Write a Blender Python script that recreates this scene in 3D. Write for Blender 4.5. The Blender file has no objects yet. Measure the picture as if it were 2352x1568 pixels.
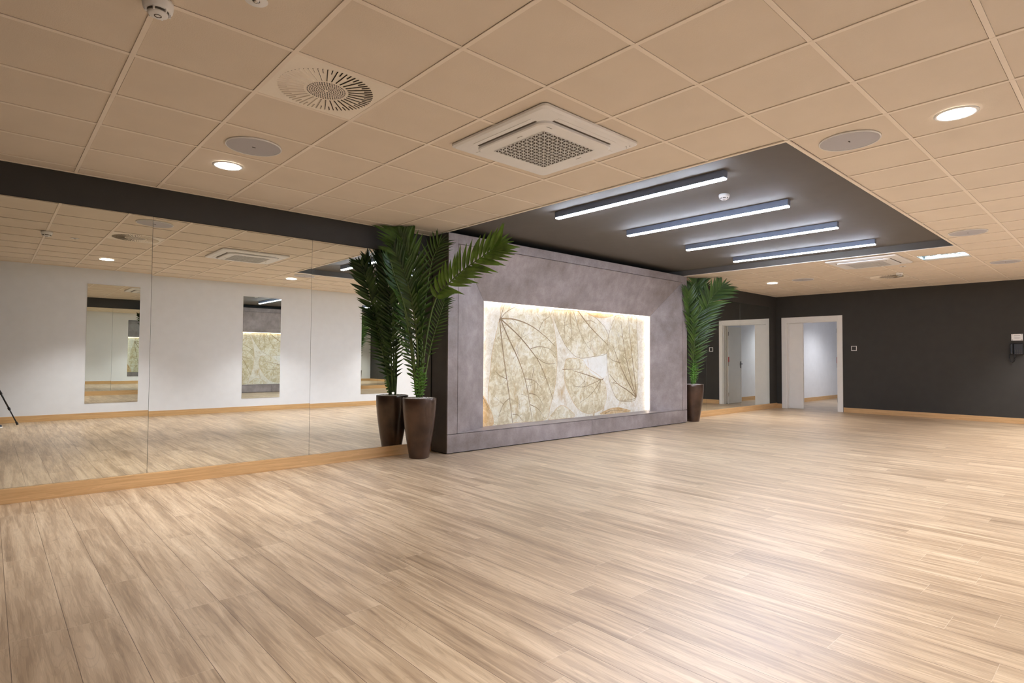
import bpy, bmesh, math, random
from mathutils import Vector, Matrix, noise as mnoise
random.seed(7)
PI = math.pi
C = bpy.context.scene.collection
sc = bpy.context.scene
# ------------------------------------------------------------------ camera
CAM = Vector((-0.511, -3.456, 1.172))
cam_data = bpy.data.cameras.new('camera')
cam_data.sensor_width = 36.0
cam_data.lens = 20.213
cam_data.clip_start = 0.05
cam = bpy.data.objects.new('camera', cam_data)
C.objects.link(cam)
R_ = Vector((0.7390, -0.6738, 0.0060)).normalized()
F_ = Vector((0.6734, 0.7387, 0.0289)); F_ = (F_ - R_*F_.dot(R_)).normalized()
U_ = R_.cross(F_)
m = Matrix((R_, U_, -F_)).transposed().to_4x4()
m.translation = CAM
cam.matrix_world = m
sc.camera = cam
# ------------------------------------------------------------------ world, exposure
w = bpy.data.worlds.new('world'); sc.world = w; w.use_nodes = True
w.node_tree.nodes['Background'].inputs[0].default_value = (1, .97, .93, 1)
w.node_tree.nodes['Background'].inputs[1].default_value = 0.15
sc.view_settings.view_transform = 'Standard'
sc.view_settings.look = 'None'
sc.view_settings.gamma = 1
sc.view_settings.use_curve_mapping = False
sc.view_settings.exposure = 0.13
# light levels
DOWN_W = 285.0; STRIP_E = 124.0; NICHE_E = 5.5
DOWN_COL = (1.0, .98, .985); STRIP_COL = (.74, .83, 1.0); NICHE_COL = (1.0, .83, .66)
# the ceiling downlights: seen ones, then unseen ones, mostly added to brighten the right
DOWN = [(.886, 1.49), (3.905, -2.70), (11.12, 1.54), (.886, -2.70)]
DOWN_OFF = [(6.9, -2.95), (9.3, -2.85), (11.1, -2.85), (12.8, -2.75)]
H = 2.71                       # ceiling height
X0, X1, Y0, Y1 = -3.2, 13.78, -4.15, 2.60
RX0, RX1, RY0 = 3.60, 9.00, -1.80    # ceiling recess

# ------------------------------------------------------------------ helpers
def tag(o, label=None, cat=None, group=None, kind=None):
    if label: o['label'] = label
    if cat: o['category'] = cat
    if group: o['group'] = group
    if kind: o['kind'] = kind
    return o
def thing(name, label, cat, loc=(0,0,0), group=None, rotz=0):
    o = bpy.data.objects.new(name, None); C.objects.link(o)
    o.location = loc; o.rotation_euler = (0,0,rotz); o.empty_display_size = .1
    return tag(o, label, cat, group)
def obj(name, bm, mats, parent=None, smooth=False, world=False, kind=None, bevel=0):
    me = bpy.data.meshes.new(name); bm.to_mesh(me); bm.free()
    if not isinstance(mats, (list, tuple)): mats = [mats]
    for mm in mats: me.materials.append(mm)
    if smooth:
        for p in me.polygons: p.use_smooth = True
    o = bpy.data.objects.new(name, me); C.objects.link(o)
    if parent is not None:
        o.parent = parent
        if world: o.location = -parent_loc(parent)
    if kind: o['kind'] = kind
    if bevel:
        b = o.modifiers.new('bevel', 'BEVEL'); b.width = bevel; b.segments = 2; b.limit_method = 'ANGLE'
    return o
def parent_loc(p):
    v = Vector((0,0,0))
    while p is not None: v += Vector(p.location); p = p.parent
    return v
def box(bm, a, b, mi=0, mat=None):
    x0,y0,z0 = a; x1,y1,z1 = b
    vs = [bm.verts.new(v) for v in ((x0,y0,z0),(x1,y0,z0),(x1,y1,z0),(x0,y1,z0),(x0,y0,z1),(x1,y0,z1),(x1,y1,z1),(x0,y1,z1))]
    if mat is not None:
        for v in vs: v.co = mat @ v.co
    for f in ((3,2,1,0),(4,5,6,7),(0,1,5,4),(1,2,6,5),(2,3,7,6),(3,0,4,7)):
        fc = bm.faces.new([vs[i] for i in f]); fc.material_index = mi
    return vs
def B(*boxes):
    bm = bmesh.new()
    for b in boxes: box(bm, b[0], b[1], b[2] if len(b) > 2 else 0)
    return bm
def quad(bm, pts, mi=0):
    f = bm.faces.new([bm.verts.new(p) for p in pts]); f.material_index = mi; return f
def lathe(bm, prof, n=48, mi=0, c=(0,0), close=False):
    rings = []
    for (r, z) in prof:
        if r < 1e-6: rings.append([bm.verts.new((c[0], c[1], z))])
        else: rings.append([bm.verts.new((c[0]+r*math.cos(2*PI*i/n), c[1]+r*math.sin(2*PI*i/n), z)) for i in range(n)])
    for a, b in zip(rings, rings[1:]):
        for i in range(n):
            j = (i+1) % n
            if len(a) == 1 and len(b) == 1: continue
            if len(a) == 1: f = bm.faces.new((a[0], b[j], b[i]))
            elif len(b) == 1: f = bm.faces.new((a[i], a[j], b[0]))
            else: f = bm.faces.new((a[i], a[j], b[j], b[i]))
            f.material_index = mi
def tube(bm, pts, r, n=8, mi=0, caps=True):
    pts = [Vector(p) for p in pts]
    rs = r if isinstance(r, (list, tuple)) else [r]*len(pts)
    rings = []
    up = Vector((0,0,1))
    for i, p in enumerate(pts):
        t = (pts[min(i+1, len(pts)-1)] - pts[max(i-1, 0)]).normalized()
        s = t.cross(up)
        if s.length < .1: s = t.cross(Vector((1,0,0)))
        s.normalize(); v = s.cross(t)
        rings.append([bm.verts.new(p + (s*math.cos(2*PI*k/n) + v*math.sin(2*PI*k/n))*rs[i]) for k in range(n)])
    for a, b in zip(rings, rings[1:]):
        for i in range(n):
            f = bm.faces.new((a[i], a[(i+1)%n], b[(i+1)%n], b[i])); f.material_index = mi
    if caps:
        bm.faces.new(rings[0][::-1]).material_index = mi; bm.faces.new(rings[-1]).material_index = mi

# ------------------------------------------------------------------ materials
def newmat(name):
    mt = bpy.data.materials.new(name); mt.use_nodes = True
    nt = mt.node_tree; return mt, nt, nt.nodes['Principled BSDF']
def N(nt, typ, **kw):
    n = nt.nodes.new(typ)
    for k, v in kw.items():
        if k.startswith('i_'): n.inputs[k[2:]].default_value = v
        else: setattr(n, k, v)
    return n
def L(nt, a, b): nt.links.new(a, b)
def math_(nt, op, a, b=None, c=None, clamp=False):
    n = nt.nodes.new('ShaderNodeMath'); n.operation = op; n.use_clamp = clamp
    for i, v in enumerate((a, b, c)):
        if v is None: continue
        if isinstance(v, (int, float)): n.inputs[i].default_value = v
        else: nt.links.new(v, n.inputs[i])
    return n.outputs[0]
def ramp(nt, fac, stops):
    n = nt.nodes.new('ShaderNodeValToRGB'); L(nt, fac, n.inputs[0])
    e = n.color_ramp.elements
    while len(e) < len(stops): e.new(.5)
    for k, (p, c) in zip(e, stops): k.position = p; k.color = (*c, 1) if len(c) == 3 else c
    return n.outputs[0]
def mix(nt, fac, a, b, typ='MIX'):
    n = nt.nodes.new('ShaderNodeMix'); n.data_type = 'RGBA'; n.blend_type = typ
    for i, v in ((0, fac), (6, a), (7, b)):
        if isinstance(v, (int, float)): n.inputs[i].default_value = v
        elif isinstance(v, tuple): n.inputs[i].default_value = (*v, 1) if len(v) == 3 else v
        else: L(nt, v, n.inputs[i])
    return n.outputs[2]
def simple(name, col, rough=.6, metal=0, spec=.5, var=.06, scale=6.0, bump=0, bscale=80, coat=0):
    mt, nt, p = newmat(name)
    tc = N(nt, 'ShaderNodeTexCoord')
    ns = N(nt, 'ShaderNodeTexNoise', i_Scale=scale, i_Detail=5.0); L(nt, tc.outputs['Object'], ns.inputs['Vector'])
    lo = tuple(c*(1-var) for c in col); hi = tuple(min(1, c*(1+var)) for c in col)
    L(nt, ramp(nt, ns.outputs['Fac'], [(.3, lo), (.7, hi)]), p.inputs['Base Color'])
    p.inputs['Roughness'].default_value = rough; p.inputs['Metallic'].default_value = metal
    p.inputs['Specular IOR Level'].default_value = spec
    if coat: p.inputs['Coat Weight'].default_value = coat; p.inputs['Coat Roughness'].default_value = .15
    if bump:
        n2 = N(nt, 'ShaderNodeTexNoise', i_Scale=float(bscale), i_Detail=4.0); L(nt, tc.outputs['Object'], n2.inputs['Vector'])
        b = N(nt, 'ShaderNodeBump', i_Strength=bump, i_Distance=.01); L(nt, n2.outputs['Fac'], b.inputs['Height']); L(nt, b.outputs[0], p.inputs['Normal'])
    return mt
def emit(name, col, e):
    mt, nt, p = newmat(name)
    p.inputs['Base Color'].default_value = (.9,.9,.9,1)
    p.inputs['Emission Color'].default_value = (*col, 1); p.inputs['Emission Strength'].default_value = e
    return mt
def mat_planks():
    mt, nt, p = newmat('oak_planks')
    tc = N(nt, 'ShaderNodeTexCoord'); sp = N(nt, 'ShaderNodeSeparateXYZ'); L(nt, tc.outputs['Object'], sp.inputs[0])
    W, LN = .189, 1.22
    xs = math_(nt, 'DIVIDE', math_(nt, 'ADD', sp.outputs[0], .419+189*.1), W)
    row = math_(nt, 'FLOOR', xs); fx = math_(nt, 'SUBTRACT', xs, row)
    wn = N(nt, 'ShaderNodeTexWhiteNoise', noise_dimensions='1D'); L(nt, row, wn.inputs['W'])
    ys = math_(nt, 'ADD', math_(nt, 'DIVIDE', sp.outputs[1], LN), math_(nt, 'MULTIPLY', wn.outputs['Value'], 3.7))
    col = math_(nt, 'FLOOR', ys); fy = math_(nt, 'SUBTRACT', ys, col)
    cb = N(nt, 'ShaderNodeCombineXYZ'); L(nt, row, cb.inputs[0]); L(nt, col, cb.inputs[1])
    w2 = N(nt, 'ShaderNodeTexWhiteNoise', noise_dimensions='2D'); L(nt, cb.outputs[0], w2.inputs['Vector'])
    pid = w2.outputs['Value']
    # broad wavy bands running along each plank
    def stretched(sx, sy, off, detail, dist=0.0, rough=.55):
        c = N(nt, 'ShaderNodeCombineXYZ')
        L(nt, math_(nt, 'MULTIPLY', sp.outputs[0], sx), c.inputs[0])
        L(nt, math_(nt, 'MULTIPLY', sp.outputs[1], sy), c.inputs[1])
        L(nt, math_(nt, 'MULTIPLY', pid, off), c.inputs[2])
        n = N(nt, 'ShaderNodeTexNoise', i_Scale=1.0, i_Detail=detail, i_Distortion=dist, i_Roughness=rough); L(nt, c.outputs[0], n.inputs['Vector'])
        return n.outputs['Fac']
    broad = stretched(8.5, .95, 31., 2.0, .6)
    mid = stretched(46., 2.4, 17., 3.0, .8)
    streak = stretched(14., .8, 0.0, 2.0, 1.0)
    fine = stretched(300., 9.0, 53., 3.0, .2)
    cath = stretched(9., 1.1, 77., 2.0, .4)
    v = math_(nt, 'ADD', math_(nt, 'MULTIPLY', math_(nt, 'ADD', math_(nt, 'MULTIPLY', broad, .45), math_(nt, 'MULTIPLY', streak, .55)), .80), math_(nt, 'MULTIPLY', mid, .46))
    v = math_(nt, 'ADD', v, math_(nt, 'MULTIPLY', fine, .13))
    v = math_(nt, 'ADD', v, math_(nt, 'MULTIPLY', pid, .07))
    vq = math_(nt, 'MULTIPLY', v, 13.0); vf = math_(nt, 'FLOOR', vq)
    vs_ = math_(nt, 'ADD', vf, math_(nt, 'MULTIPLY', math_(nt, 'SUBTRACT', math_(nt, 'SUBTRACT', vq, vf), .5), 3.0, clamp=True))
    v = math_(nt, 'ADD', math_(nt, 'MULTIPLY', math_(nt, 'DIVIDE', vs_, 13.0), .7), math_(nt, 'MULTIPLY', v, .3))
    base = ramp(nt, math_(nt, 'SUBTRACT', v, .225), [(.30, FL_D), (.45, FL_M), (.57, FL_L), (.72, FL_H)])
    # thin annual ring lines
    rg = math_(nt, 'FRACT', math_(nt, 'MULTIPLY', cath, 16.0))
    rl = math_(nt, 'MULTIPLY', math_(nt, 'SUBTRACT', 1.0, math_(nt, 'ABSOLUTE', math_(nt, 'MULTIPLY', math_(nt, 'SUBTRACT', rg, .5), 7.0)), clamp=True), .22)
    base = mix(nt, rl, base, FL_D)
    # knots
    kn = stretched(16., 5.0, 91., 2.0, 1.2)
    base = mix(nt, math_(nt, 'MULTIPLY', math_(nt, 'SUBTRACT', kn, .68, clamp=True), 3.0, clamp=True), base, (.16,.095,.055))
    sw = .006
    seam = math_(nt, 'LESS_THAN', math_(nt, 'MINIMUM', fx, math_(nt, 'SUBTRACT', 1.0, fx)), sw)
    seam2 = math_(nt, 'LESS_THAN', fy, .0016)
    base = mix(nt, math_(nt, 'MULTIPLY', seam, .85), base, (.09,.055,.035))
    base = mix(nt, math_(nt, 'MULTIPLY', seam2, .45), base, (.75,.65,.5))
    L(nt, base, p.inputs['Base Color'])
    L(nt, math_(nt, 'ADD', math_(nt, 'MULTIPLY', mid, .14), FL_ROUGH), p.inputs['Roughness'])
    p.inputs['Specular IOR Level'].default_value = .55
    b = N(nt, 'ShaderNodeBump', i_Strength=.12, i_Distance=.002)
    L(nt, math_(nt, 'SUBTRACT', fine, math_(nt, 'MULTIPLY', seam, 2.0)), b.inputs['Height']); L(nt, b.outputs[0], p.inputs['Normal'])
    return mt
FL_D = (.29,.20,.125); FL_M = (.445,.32,.205); FL_L = (.59,.445,.295); FL_H = (.72,.565,.395); FL_ROUGH = .30
def mat_oak(name, axis, lo=(.62,.37,.165), hi=(.82,.54,.27)):
    mt, nt, p = newmat(name)
    tc = N(nt, 'ShaderNodeTexCoord'); mp = N(nt, 'ShaderNodeMapping'); L(nt, tc.outputs['Object'], mp.inputs[0])
    s = [22., 22., 45.]; s[axis] = 1.3; mp.inputs['Scale'].default_value = s
    n = N(nt, 'ShaderNodeTexNoise', i_Scale=1.0, i_Detail=5.0, i_Distortion=1.2); L(nt, mp.outputs[0], n.inputs['Vector'])
    rg = math_(nt, 'FRACT', math_(nt, 'MULTIPLY', n.outputs['Fac'], 9.0))
    a = ramp(nt, n.outputs['Fac'], [(.3, lo), (.7, hi)])
    L(nt, mix(nt, math_(nt, 'MULTIPLY', rg, .35), a, tuple(c*.72 for c in lo)), p.inputs['Base Color'])
    p.inputs['Roughness'].default_value = .42
    return mt
def mat_concrete(name, a, b, c):
    mt, nt, p = newmat(name)
    tc = N(nt, 'ShaderNodeTexCoord')
    def ns(scale, det, dist=0, st=(1,1,1)):
        mp = N(nt, 'ShaderNodeMapping'); L(nt, tc.outputs['Object'], mp.inputs[0]); mp.inputs['Scale'].default_value = st
        n = N(nt, 'ShaderNodeTexNoise', i_Scale=scale, i_Detail=det, i_Distortion=dist); L(nt, mp.outputs[0], n.inputs['Vector']); return n.outputs['Fac']
    big = ns(1.6, 6.0, .3, (1, 1, 1.6)); patch = ns(7., 3.0, 0, (1.2, 1, .9)); fine = ns(45., 6.0)
    v = math_(nt, 'ADD', math_(nt, 'MULTIPLY', big, .55), math_(nt, 'ADD', math_(nt, 'MULTIPLY', patch, .30), math_(nt, 'MULTIPLY', fine, .15)))
    col = ramp(nt, v, [(.36, a), (.5, b), (.64, c)])
    vo = N(nt, 'ShaderNodeTexVoronoi', feature='DISTANCE_TO_EDGE', i_Scale=5.0)
    mp = N(nt, 'ShaderNodeMapping'); L(nt, tc.outputs['Object'], mp.inputs[0]); mp.inputs['Scale'].default_value = (1.3, 1, .8)
    ds = N(nt, 'ShaderNodeTexNoise', i_Scale=4.0, i_Detail=5.0); L(nt, mp.outputs[0], ds.inputs['Vector'])
    L(nt, mix(nt, .35, mp.outputs[0], ds.outputs['Color']), vo.inputs['Vector'])
    ln = math_(nt, 'LESS_THAN', vo.outputs['Distance'], .012)
    L(nt, mix(nt, math_(nt, 'MULTIPLY', math_(nt, 'MULTIPLY', ln, .25), math_(nt, 'GREATER_THAN', big, .52)), col, c), p.inputs['Base Color'])
    p.inputs['Roughness'].default_value = .5
    return mt
def mat_stone(name, stops, scale=9., vein=(.45,.36,.2), vs=.5, rough=.5):
    mt, nt, p = newmat(name)
    tc = N(nt, 'ShaderNodeTexCoord')
    d = N(nt, 'ShaderNodeTexNoise', i_Scale=5.0, i_Detail=6.0); L(nt, tc.outputs['Object'], d.inputs['Vector'])
    v = mix(nt, .12, tc.outputs['Object'], d.outputs['Color'])
    n = N(nt, 'ShaderNodeTexNoise', i_Scale=scale, i_Detail=9.0, i_Roughness=.68, i_Distortion=.8); L(nt, v, n.inputs['Vector'])
    n2 = N(nt, 'ShaderNodeTexNoise', i_Scale=1.8, i_Detail=3.0); L(nt, tc.outputs['Object'], n2.inputs['Vector'])
    f = math_(nt, 'ADD', math_(nt, 'MULTIPLY', n.outputs['Fac'], .7), math_(nt, 'MULTIPLY', n2.outputs['Fac'], .3))
    col = ramp(nt, f, stops)
    vo = N(nt, 'ShaderNodeTexNoise', i_Scale=scale*.7, i_Detail=7.0, i_Roughness=.6, i_Distortion=1.6); L(nt, tc.outputs['Object'], vo.inputs['Vector'])
    ed = math_(nt, 'SUBTRACT', 1.0, math_(nt, 'MULTIPLY', math_(nt, 'ABSOLUTE', math_(nt, 'SUBTRACT', vo.outputs['Fac'], .5)), 45.0), clamp=True)
    ed = math_(nt, 'MULTIPLY', ed, vs)
    col = mix(nt, ed, col, vein)
    n3 = N(nt, 'ShaderNodeTexNoise', i_Scale=3.1, i_Detail=6.0, i_Distortion=.5)
    mp = N(nt, 'ShaderNodeMapping'); L(nt, tc.outputs['Object'], mp.inputs[0]); mp.inputs['Location'].default_value = (3.1, 0, 7.7); mp.inputs['Scale'].default_value = (1.6,1,.8)
    L(nt, mp.outputs[0], n3.inputs['Vector'])
    col = mix(nt, math_(nt, 'MULTIPLY', math_(nt, 'SUBTRACT', n3.outputs['Fac'], .60, clamp=True), 5.0, clamp=True), col, (.56,.37,.13))
    L(nt, col, p.inputs['Base Color']); p.inputs['Roughness'].default_value = rough
    return mt
def mat_mirror():
    mt, nt, p = newmat('mirror_glass')
    tc = N(nt, 'ShaderNodeTexCoord')
    ns = N(nt, 'ShaderNodeTexNoise', i_Scale=.5, i_Detail=1.0); L(nt, tc.outputs['Object'], ns.inputs['Vector'])
    L(nt, ramp(nt, ns.outputs['Fac'], [(.2, (.87,.89,.85)), (.8, (.88,.90,.86))]), p.inputs['Base Color'])
    p.inputs['Metallic'].default_value = 1; p.inputs['Roughness'].default_value = 0
    return mt
def mat_leaf():
    mt, nt, p = newmat('palm_leaf')
    tc = N(nt, 'ShaderNodeTexCoord')
    ns = N(nt, 'ShaderNodeTexNoise', i_Scale=5.0, i_Detail=3.0); L(nt, tc.outputs['Object'], ns.inputs['Vector'])
    g = N(nt, 'ShaderNodeNewGeometry')
    f = math_(nt, 'ADD', math_(nt, 'MULTIPLY', ns.outputs['Fac'], .6), math_(nt, 'MULTIPLY', g.outputs['Random Per Island'], .5))
    L(nt, ramp(nt, f, [(.2, (.012,.034,.009)), (.55, (.032,.078,.012)), (.9, (.075,.15,.018))]), p.inputs['Base Color'])
    p.inputs['Roughness'].default_value = .38
    return mt
M = {}
M['floor'] = mat_planks()
M['oak_x'] = mat_oak('oak_baseboard_along', 0); M['oak_y'] = mat_oak('oak_baseboard_across', 1)
M['dark_paint'] = simple('charcoal_wall_paint', (.042,.040,.036), .75, bump=.08, bscale=220)
M['white_paint'] = simple('white_wall_paint', (.84,.87,.93), .8, bump=.06, bscale=200, var=.02)
M['recess'] = simple('charcoal_recess_paint', (.135,.122,.108), .8, var=.03)
M['tile'] = simple('cream_ceiling_tile', (.80,.70,.58), .9, var=.025, scale=3, bump=.15, bscale=160)
M['bar'] = simple('cream_ceiling_grid', (.93,.83,.71), .55, var=.01)
M['plenum'] = simple('dark_plenum', (.02,.015,.01), .9)
M['concrete'] = mat_concrete('mauve_concrete_laminate', (.225,.186,.174), (.310,.262,.252), (.41,.356,.350))
M['dark_lam'] = simple('dark_brown_laminate', (.095,.078,.068), .45, var=.15)
M['black'] = simple('black_shadow_gap', (.01,.01,.01), .8)
M['mirror'] = mat_mirror()
M['mirror_edge'] = simple('mirror_edge_glass', (.05,.07,.06), .2)
M['white_pl'] = simple('white_plastic', (.90,.90,.90), .42, var=.02)
M['white_pl2'] = simple('white_lacquer', (.92,.91,.89), .35, var=.02)
M['cream_metal'] = simple('cream_painted_metal', (.95,.87,.75), .4, var=.02)
M['grille'] = simple('grey_speaker_mesh', (.50,.49,.52), .7, var=.04, scale=200)
M['grey_dark'] = simple('dark_grille_backing', (.09,.075,.06), .8)
M['slot'] = simple('dark_brown_slot', (.035,.02,.012), .8)
M['blackpl'] = simple('black_plastic', (.012,.012,.014), .35)
M['alu'] = simple('anodised_grey_aluminium', (.24,.28,.38), .4, metal=.3)
M['pot'] = simple('bronze_glaze', (.080,.042,.026), .3, metal=.35, var=.45, scale=4, coat=.4)
M['gravel'] = simple('white_gravel', (.72,.67,.62), .8, var=.25, scale=40)
M['soil'] = simple('dark_soil', (.05,.035,.025), .95, var=.4, scale=60)
M['leaf'] = mat_leaf()
M['stem'] = simple('palm_stem', (.10,.15,.04), .5, var=.4, scale=12)
M['stem_g'] = simple('fresh_green_stem', (.10,.22,.035), .5, var=.4, scale=12)
M['steel'] = simple('brushed_steel', (.5,.5,.5), .25, metal=1, var=.04)
M['red'] = simple('red_plastic', (.45,.02,.02), .4)
M['foil'] = simple('crumpled_silver_foil', (.75,.85,.92), .18, metal=1, var=.15, scale=18, bump=1.0, bscale=28)
M['led'] = emit('cool_white_diffuser', STRIP_COL, STRIP_E)
M['niche_led'] = emit('warm_led_tape', NICHE_COL, NICHE_E)
M['lamp'] = emit('neutral_lamp_disc', (1,.98,.96), 14.0)
M['tube'] = emit('fluorescent_tube', (.92,.97,1.0), 2.2)
M['art_bg'] = mat_stone('pale_marbled_print', [(.3,(.62,.54,.40)),(.45,(.84,.78,.64)),(.6,(.95,.92,.84))], 14., vs=.35)
M['art_leaf'] = mat_stone('tan_leaf_print', [(.36,(.56,.46,.27)),(.46,(.71,.61,.40)),(.51,(.83,.76,.57)),(.60,(.92,.88,.75))], 12., vein=(.48,.40,.25), vs=.5)
M['art_brown'] = mat_stone('amber_leaf_print', [(.34,(.50,.27,.09)),(.5,(.70,.48,.24)),(.65,(.85,.72,.50))], 9., vs=.4)
M['art_white'] = mat_stone('milky_print', [(.3,(.84,.82,.72)),(.6,(.93,.92,.86))], 4., vs=.15)
M['art_vein'] = simple('brown_leaf_vein', (.33,.23,.12), .6, var=.3, scale=8)
LEAF_ROT = -2; TILT1 = .15; TILT2 = .05; TILT3 = 0.0; SPOT_A = 101; SPOT_B = .68; CORR_W = 130
LEAVES= {'leaf1': [(4.749, 1.749), (4.672, 1.505), (4.601, 1.216), (4.561, 0.887), (4.543, 0.669), (4.645, 0.265), (5.091, 0.259), (5.648, 0.256), (5.758, 0.453), (5.837, 0.667), (5.889, 0.909), (5.905, 1.227), (5.857, 1.544), (5.771, 1.809), (5.638, 1.927), (5.206, 1.93), (4.808, 1.93)], 'leaf2': [(5.795, 1.908), (5.878, 1.692), (5.994, 1.499), (6.142, 1.329), (6.388, 1.185), (6.744, 1.203), (7.119, 1.269), (7.17, 1.52), (7.054, 1.691), (6.844, 1.827), (6.621, 1.901), (6.482, 1.924)], 'leaf3': [(6.098, 1.149), (6.274, 1.18), (6.505, 1.142), (6.624, 1.026), (6.992, 0.839), (7.107, 0.596), (7.015, 0.361), (6.686, 0.289), (6.411, 0.369), (6.212, 0.579), (6.07, 0.857)], 'leaf4': [(7.357, 1.91), (7.217, 1.697), (7.14, 1.479), (7.11, 1.21), (7.162, 0.862), (7.28, 0.617), (7.448, 0.461), (7.815, 0.436), (7.947, 0.514), (7.986, 0.819), (7.986, 1.245), (7.958, 1.67), (7.91, 1.918)], 'leaf5': [(6.952, 0.257), (7.163, 0.332), (7.404, 0.346), (7.583, 0.317), (7.745, 0.258)], 'leaf6': [(4.436, 0.651), (4.521, 0.561), (4.579, 0.47), (4.632, 0.358), (4.619, 0.249), (4.439, 0.247)], 'leaf7': [(5.735, 0.248), (5.874, 0.398), (6.018, 0.452), (6.183, 0.381), (6.297, 0.26)], 'leaf8': [(6.621, 1.906), (6.803, 1.849), (7.054, 1.851), (7.278, 1.912)], 'gap': [(6.505, 1.142), (6.805, 1.188), (7.106, 1.243), (7.098, 0.943), (6.992, 0.849), (6.765, 0.908), (6.604, 1.04)]}
VEINS= [[(4.75, 1.72), (4.878, 1.829), (5.079, 1.919)], [(4.75, 1.72), (4.787, 1.823), (4.832, 1.921)], [(4.75, 1.72), (5.017, 1.723), (5.338, 1.649), (5.641, 1.501), (5.851, 1.361)], [(4.75, 1.72), (5.082, 1.507), (5.34, 1.293), (5.524, 1.105), (5.679, 0.841), (5.82, 0.547)], [(4.75, 1.72), (4.896, 1.467), (5.084, 1.174), (5.23, 0.874), (5.313, 0.569), (5.38, 0.274)], [(4.738, 1.72), (4.77, 1.464), (4.855, 0.993), (4.928, 0.631), (4.992, 0.253)], [(5.473, 1.176), (5.678, 1.093), (5.87, 1.093)], [(5.34, 1.311), (5.506, 1.343), (5.711, 1.322), (5.859, 1.251)], [(5.23, 0.874), (5.409, 0.847), (5.577, 0.724)], [(5.414, 1.035), (5.369, 0.871), (5.337, 0.731)], [(5.312, 0.662), (5.477, 0.621), (5.613, 0.484)], [(5.339, 0.498), (5.512, 0.419), (5.641, 0.268)], [(4.871, 0.881), (4.751, 0.928), (4.662, 0.995)], [(4.934, 0.609), (4.814, 0.524), (4.726, 0.352)], [(4.991, 0.38), (5.091, 0.362), (5.186, 0.276)], [(5.817, 1.226), (5.87, 1.178)], [(5.504, 1.58), (5.605, 1.728), (5.743, 1.807)], [(6.132, 1.921), (6.073, 1.75), (6.067, 1.452)], [(6.195, 1.927), (6.207, 1.757), (6.246, 1.456)], [(6.259, 1.931), (6.347, 1.764), (6.464, 1.539), (6.643, 1.337)], [(6.378, 1.931), (6.562, 1.774), (6.804, 1.602), (7.012, 1.476), (7.14, 1.398)], [(6.562, 1.774), (6.722, 1.782), (6.845, 1.735)], [(7.022, 0.851), (6.951, 0.826), (6.604, 0.911), (6.256, 0.984)], [(6.951, 0.826), (6.685, 0.754), (6.487, 0.721), (6.219, 0.749)], [(6.951, 0.818), (6.806, 0.673), (6.645, 0.562), (6.43, 0.474)], [(6.026, 1.001), (6.256, 1.004), (6.486, 1.002)], [(6.951, 0.813), (6.909, 0.682), (6.807, 0.555)], [(7.938, 0.509), (7.909, 0.736), (7.824, 1.159), (7.744, 1.606), (7.712, 1.885)], [(7.938, 0.509), (7.805, 0.766), (7.652, 1.158), (7.546, 1.545), (7.492, 1.819)], [(7.928, 0.51), (7.675, 0.797), (7.447, 1.103), (7.27, 1.401)], [(7.919, 0.504), (7.675, 0.631), (7.403, 0.749), (7.184, 0.915)], [(7.938, 0.504), (7.815, 0.464), (7.493, 0.456)], [(7.492, 1.103), (7.27, 1.144), (7.14, 1.211)], [(7.403, 0.749), (7.227, 0.78)], [(7.652, 1.158), (7.515, 1.241)], [(4.435, 0.662), (4.565, 0.449)], [(7.057, 0.266), (7.272, 0.307), (7.583, 0.276)]]
NEAR= {'a': [(3.249, 2.3, 0.741), (3.237, 2.284, 1.279), (3.213, 2.265, 1.79), (3.14, 2.291, 2.236), (3.044, 2.352, 2.539), (2.99, 2.401, 2.703)], 'b': [(3.268, 2.283, 0.741), (3.273, 2.21, 1.279), (3.295, 2.055, 1.817), (3.364, 1.856, 2.027), (3.46, 1.675, 2.187), (3.582, 1.455, 2.337), (3.646, 1.329, 2.421)], 'c': [(3.283, 2.269, 0.741), (3.332, 2.197, 1.249), (3.381, 2.112, 1.586), (3.425, 2.031, 1.84)], 'd': [(3.262, 2.329, 0.739), (3.289, 2.318, 1.383), (3.304, 2.25, 1.898), (3.326, 2.162, 2.304), (3.364, 2.06, 2.501)], 'e': [(3.234, 2.314, 0.741), (3.141, 2.264, 1.277), (3.008, 2.249, 1.775), (2.905, 2.275, 2.068), (2.833, 2.273, 2.284)], 'f': [(3.226, 2.321, 0.74), (3.156, 2.276, 1.125), (3.069, 2.248, 1.477), (2.998, 2.231, 1.723)], 'g': [(3.256, 2.293, 0.741), (3.178, 2.23, 1.328), (3.109, 2.225, 1.78), (3.012, 2.245, 2.126), (2.918, 2.304, 2.373)], 'h': [(3.243, 2.264, 0.743), (3.235, 2.205, 1.177), (3.202, 2.181, 1.581), (3.145, 2.192, 1.932)]}
FAR= {'a': [(9.39, 2.291, 0.715), (9.371, 2.268, 1.375), (9.357, 2.24, 1.951), (9.364, 2.206, 2.362), (9.346, 2.195, 2.649)], 'b': [(9.402, 2.28, 0.716), (9.407, 2.208, 1.375), (9.423, 2.125, 1.908), (9.481, 2.005, 2.274), (9.58, 1.847, 2.499)], 'c': [(9.384, 2.296, 0.715), (9.271, 2.264, 1.456), (9.151, 2.238, 1.941), (9.039, 2.205, 2.418)], 'd': [(9.396, 2.285, 0.716), (9.389, 2.224, 1.458), (9.429, 2.147, 1.827), (9.479, 2.075, 2.114)], 'e': [(9.39, 2.291, 0.715), (9.434, 2.278, 1.376), (9.466, 2.249, 1.874), (9.424, 2.26, 2.288)], 'f': [(9.36, 2.291, 0.716), (9.313, 2.253, 1.128), (9.274, 2.193, 1.618), (9.278, 2.122, 2.023)]}
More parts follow.
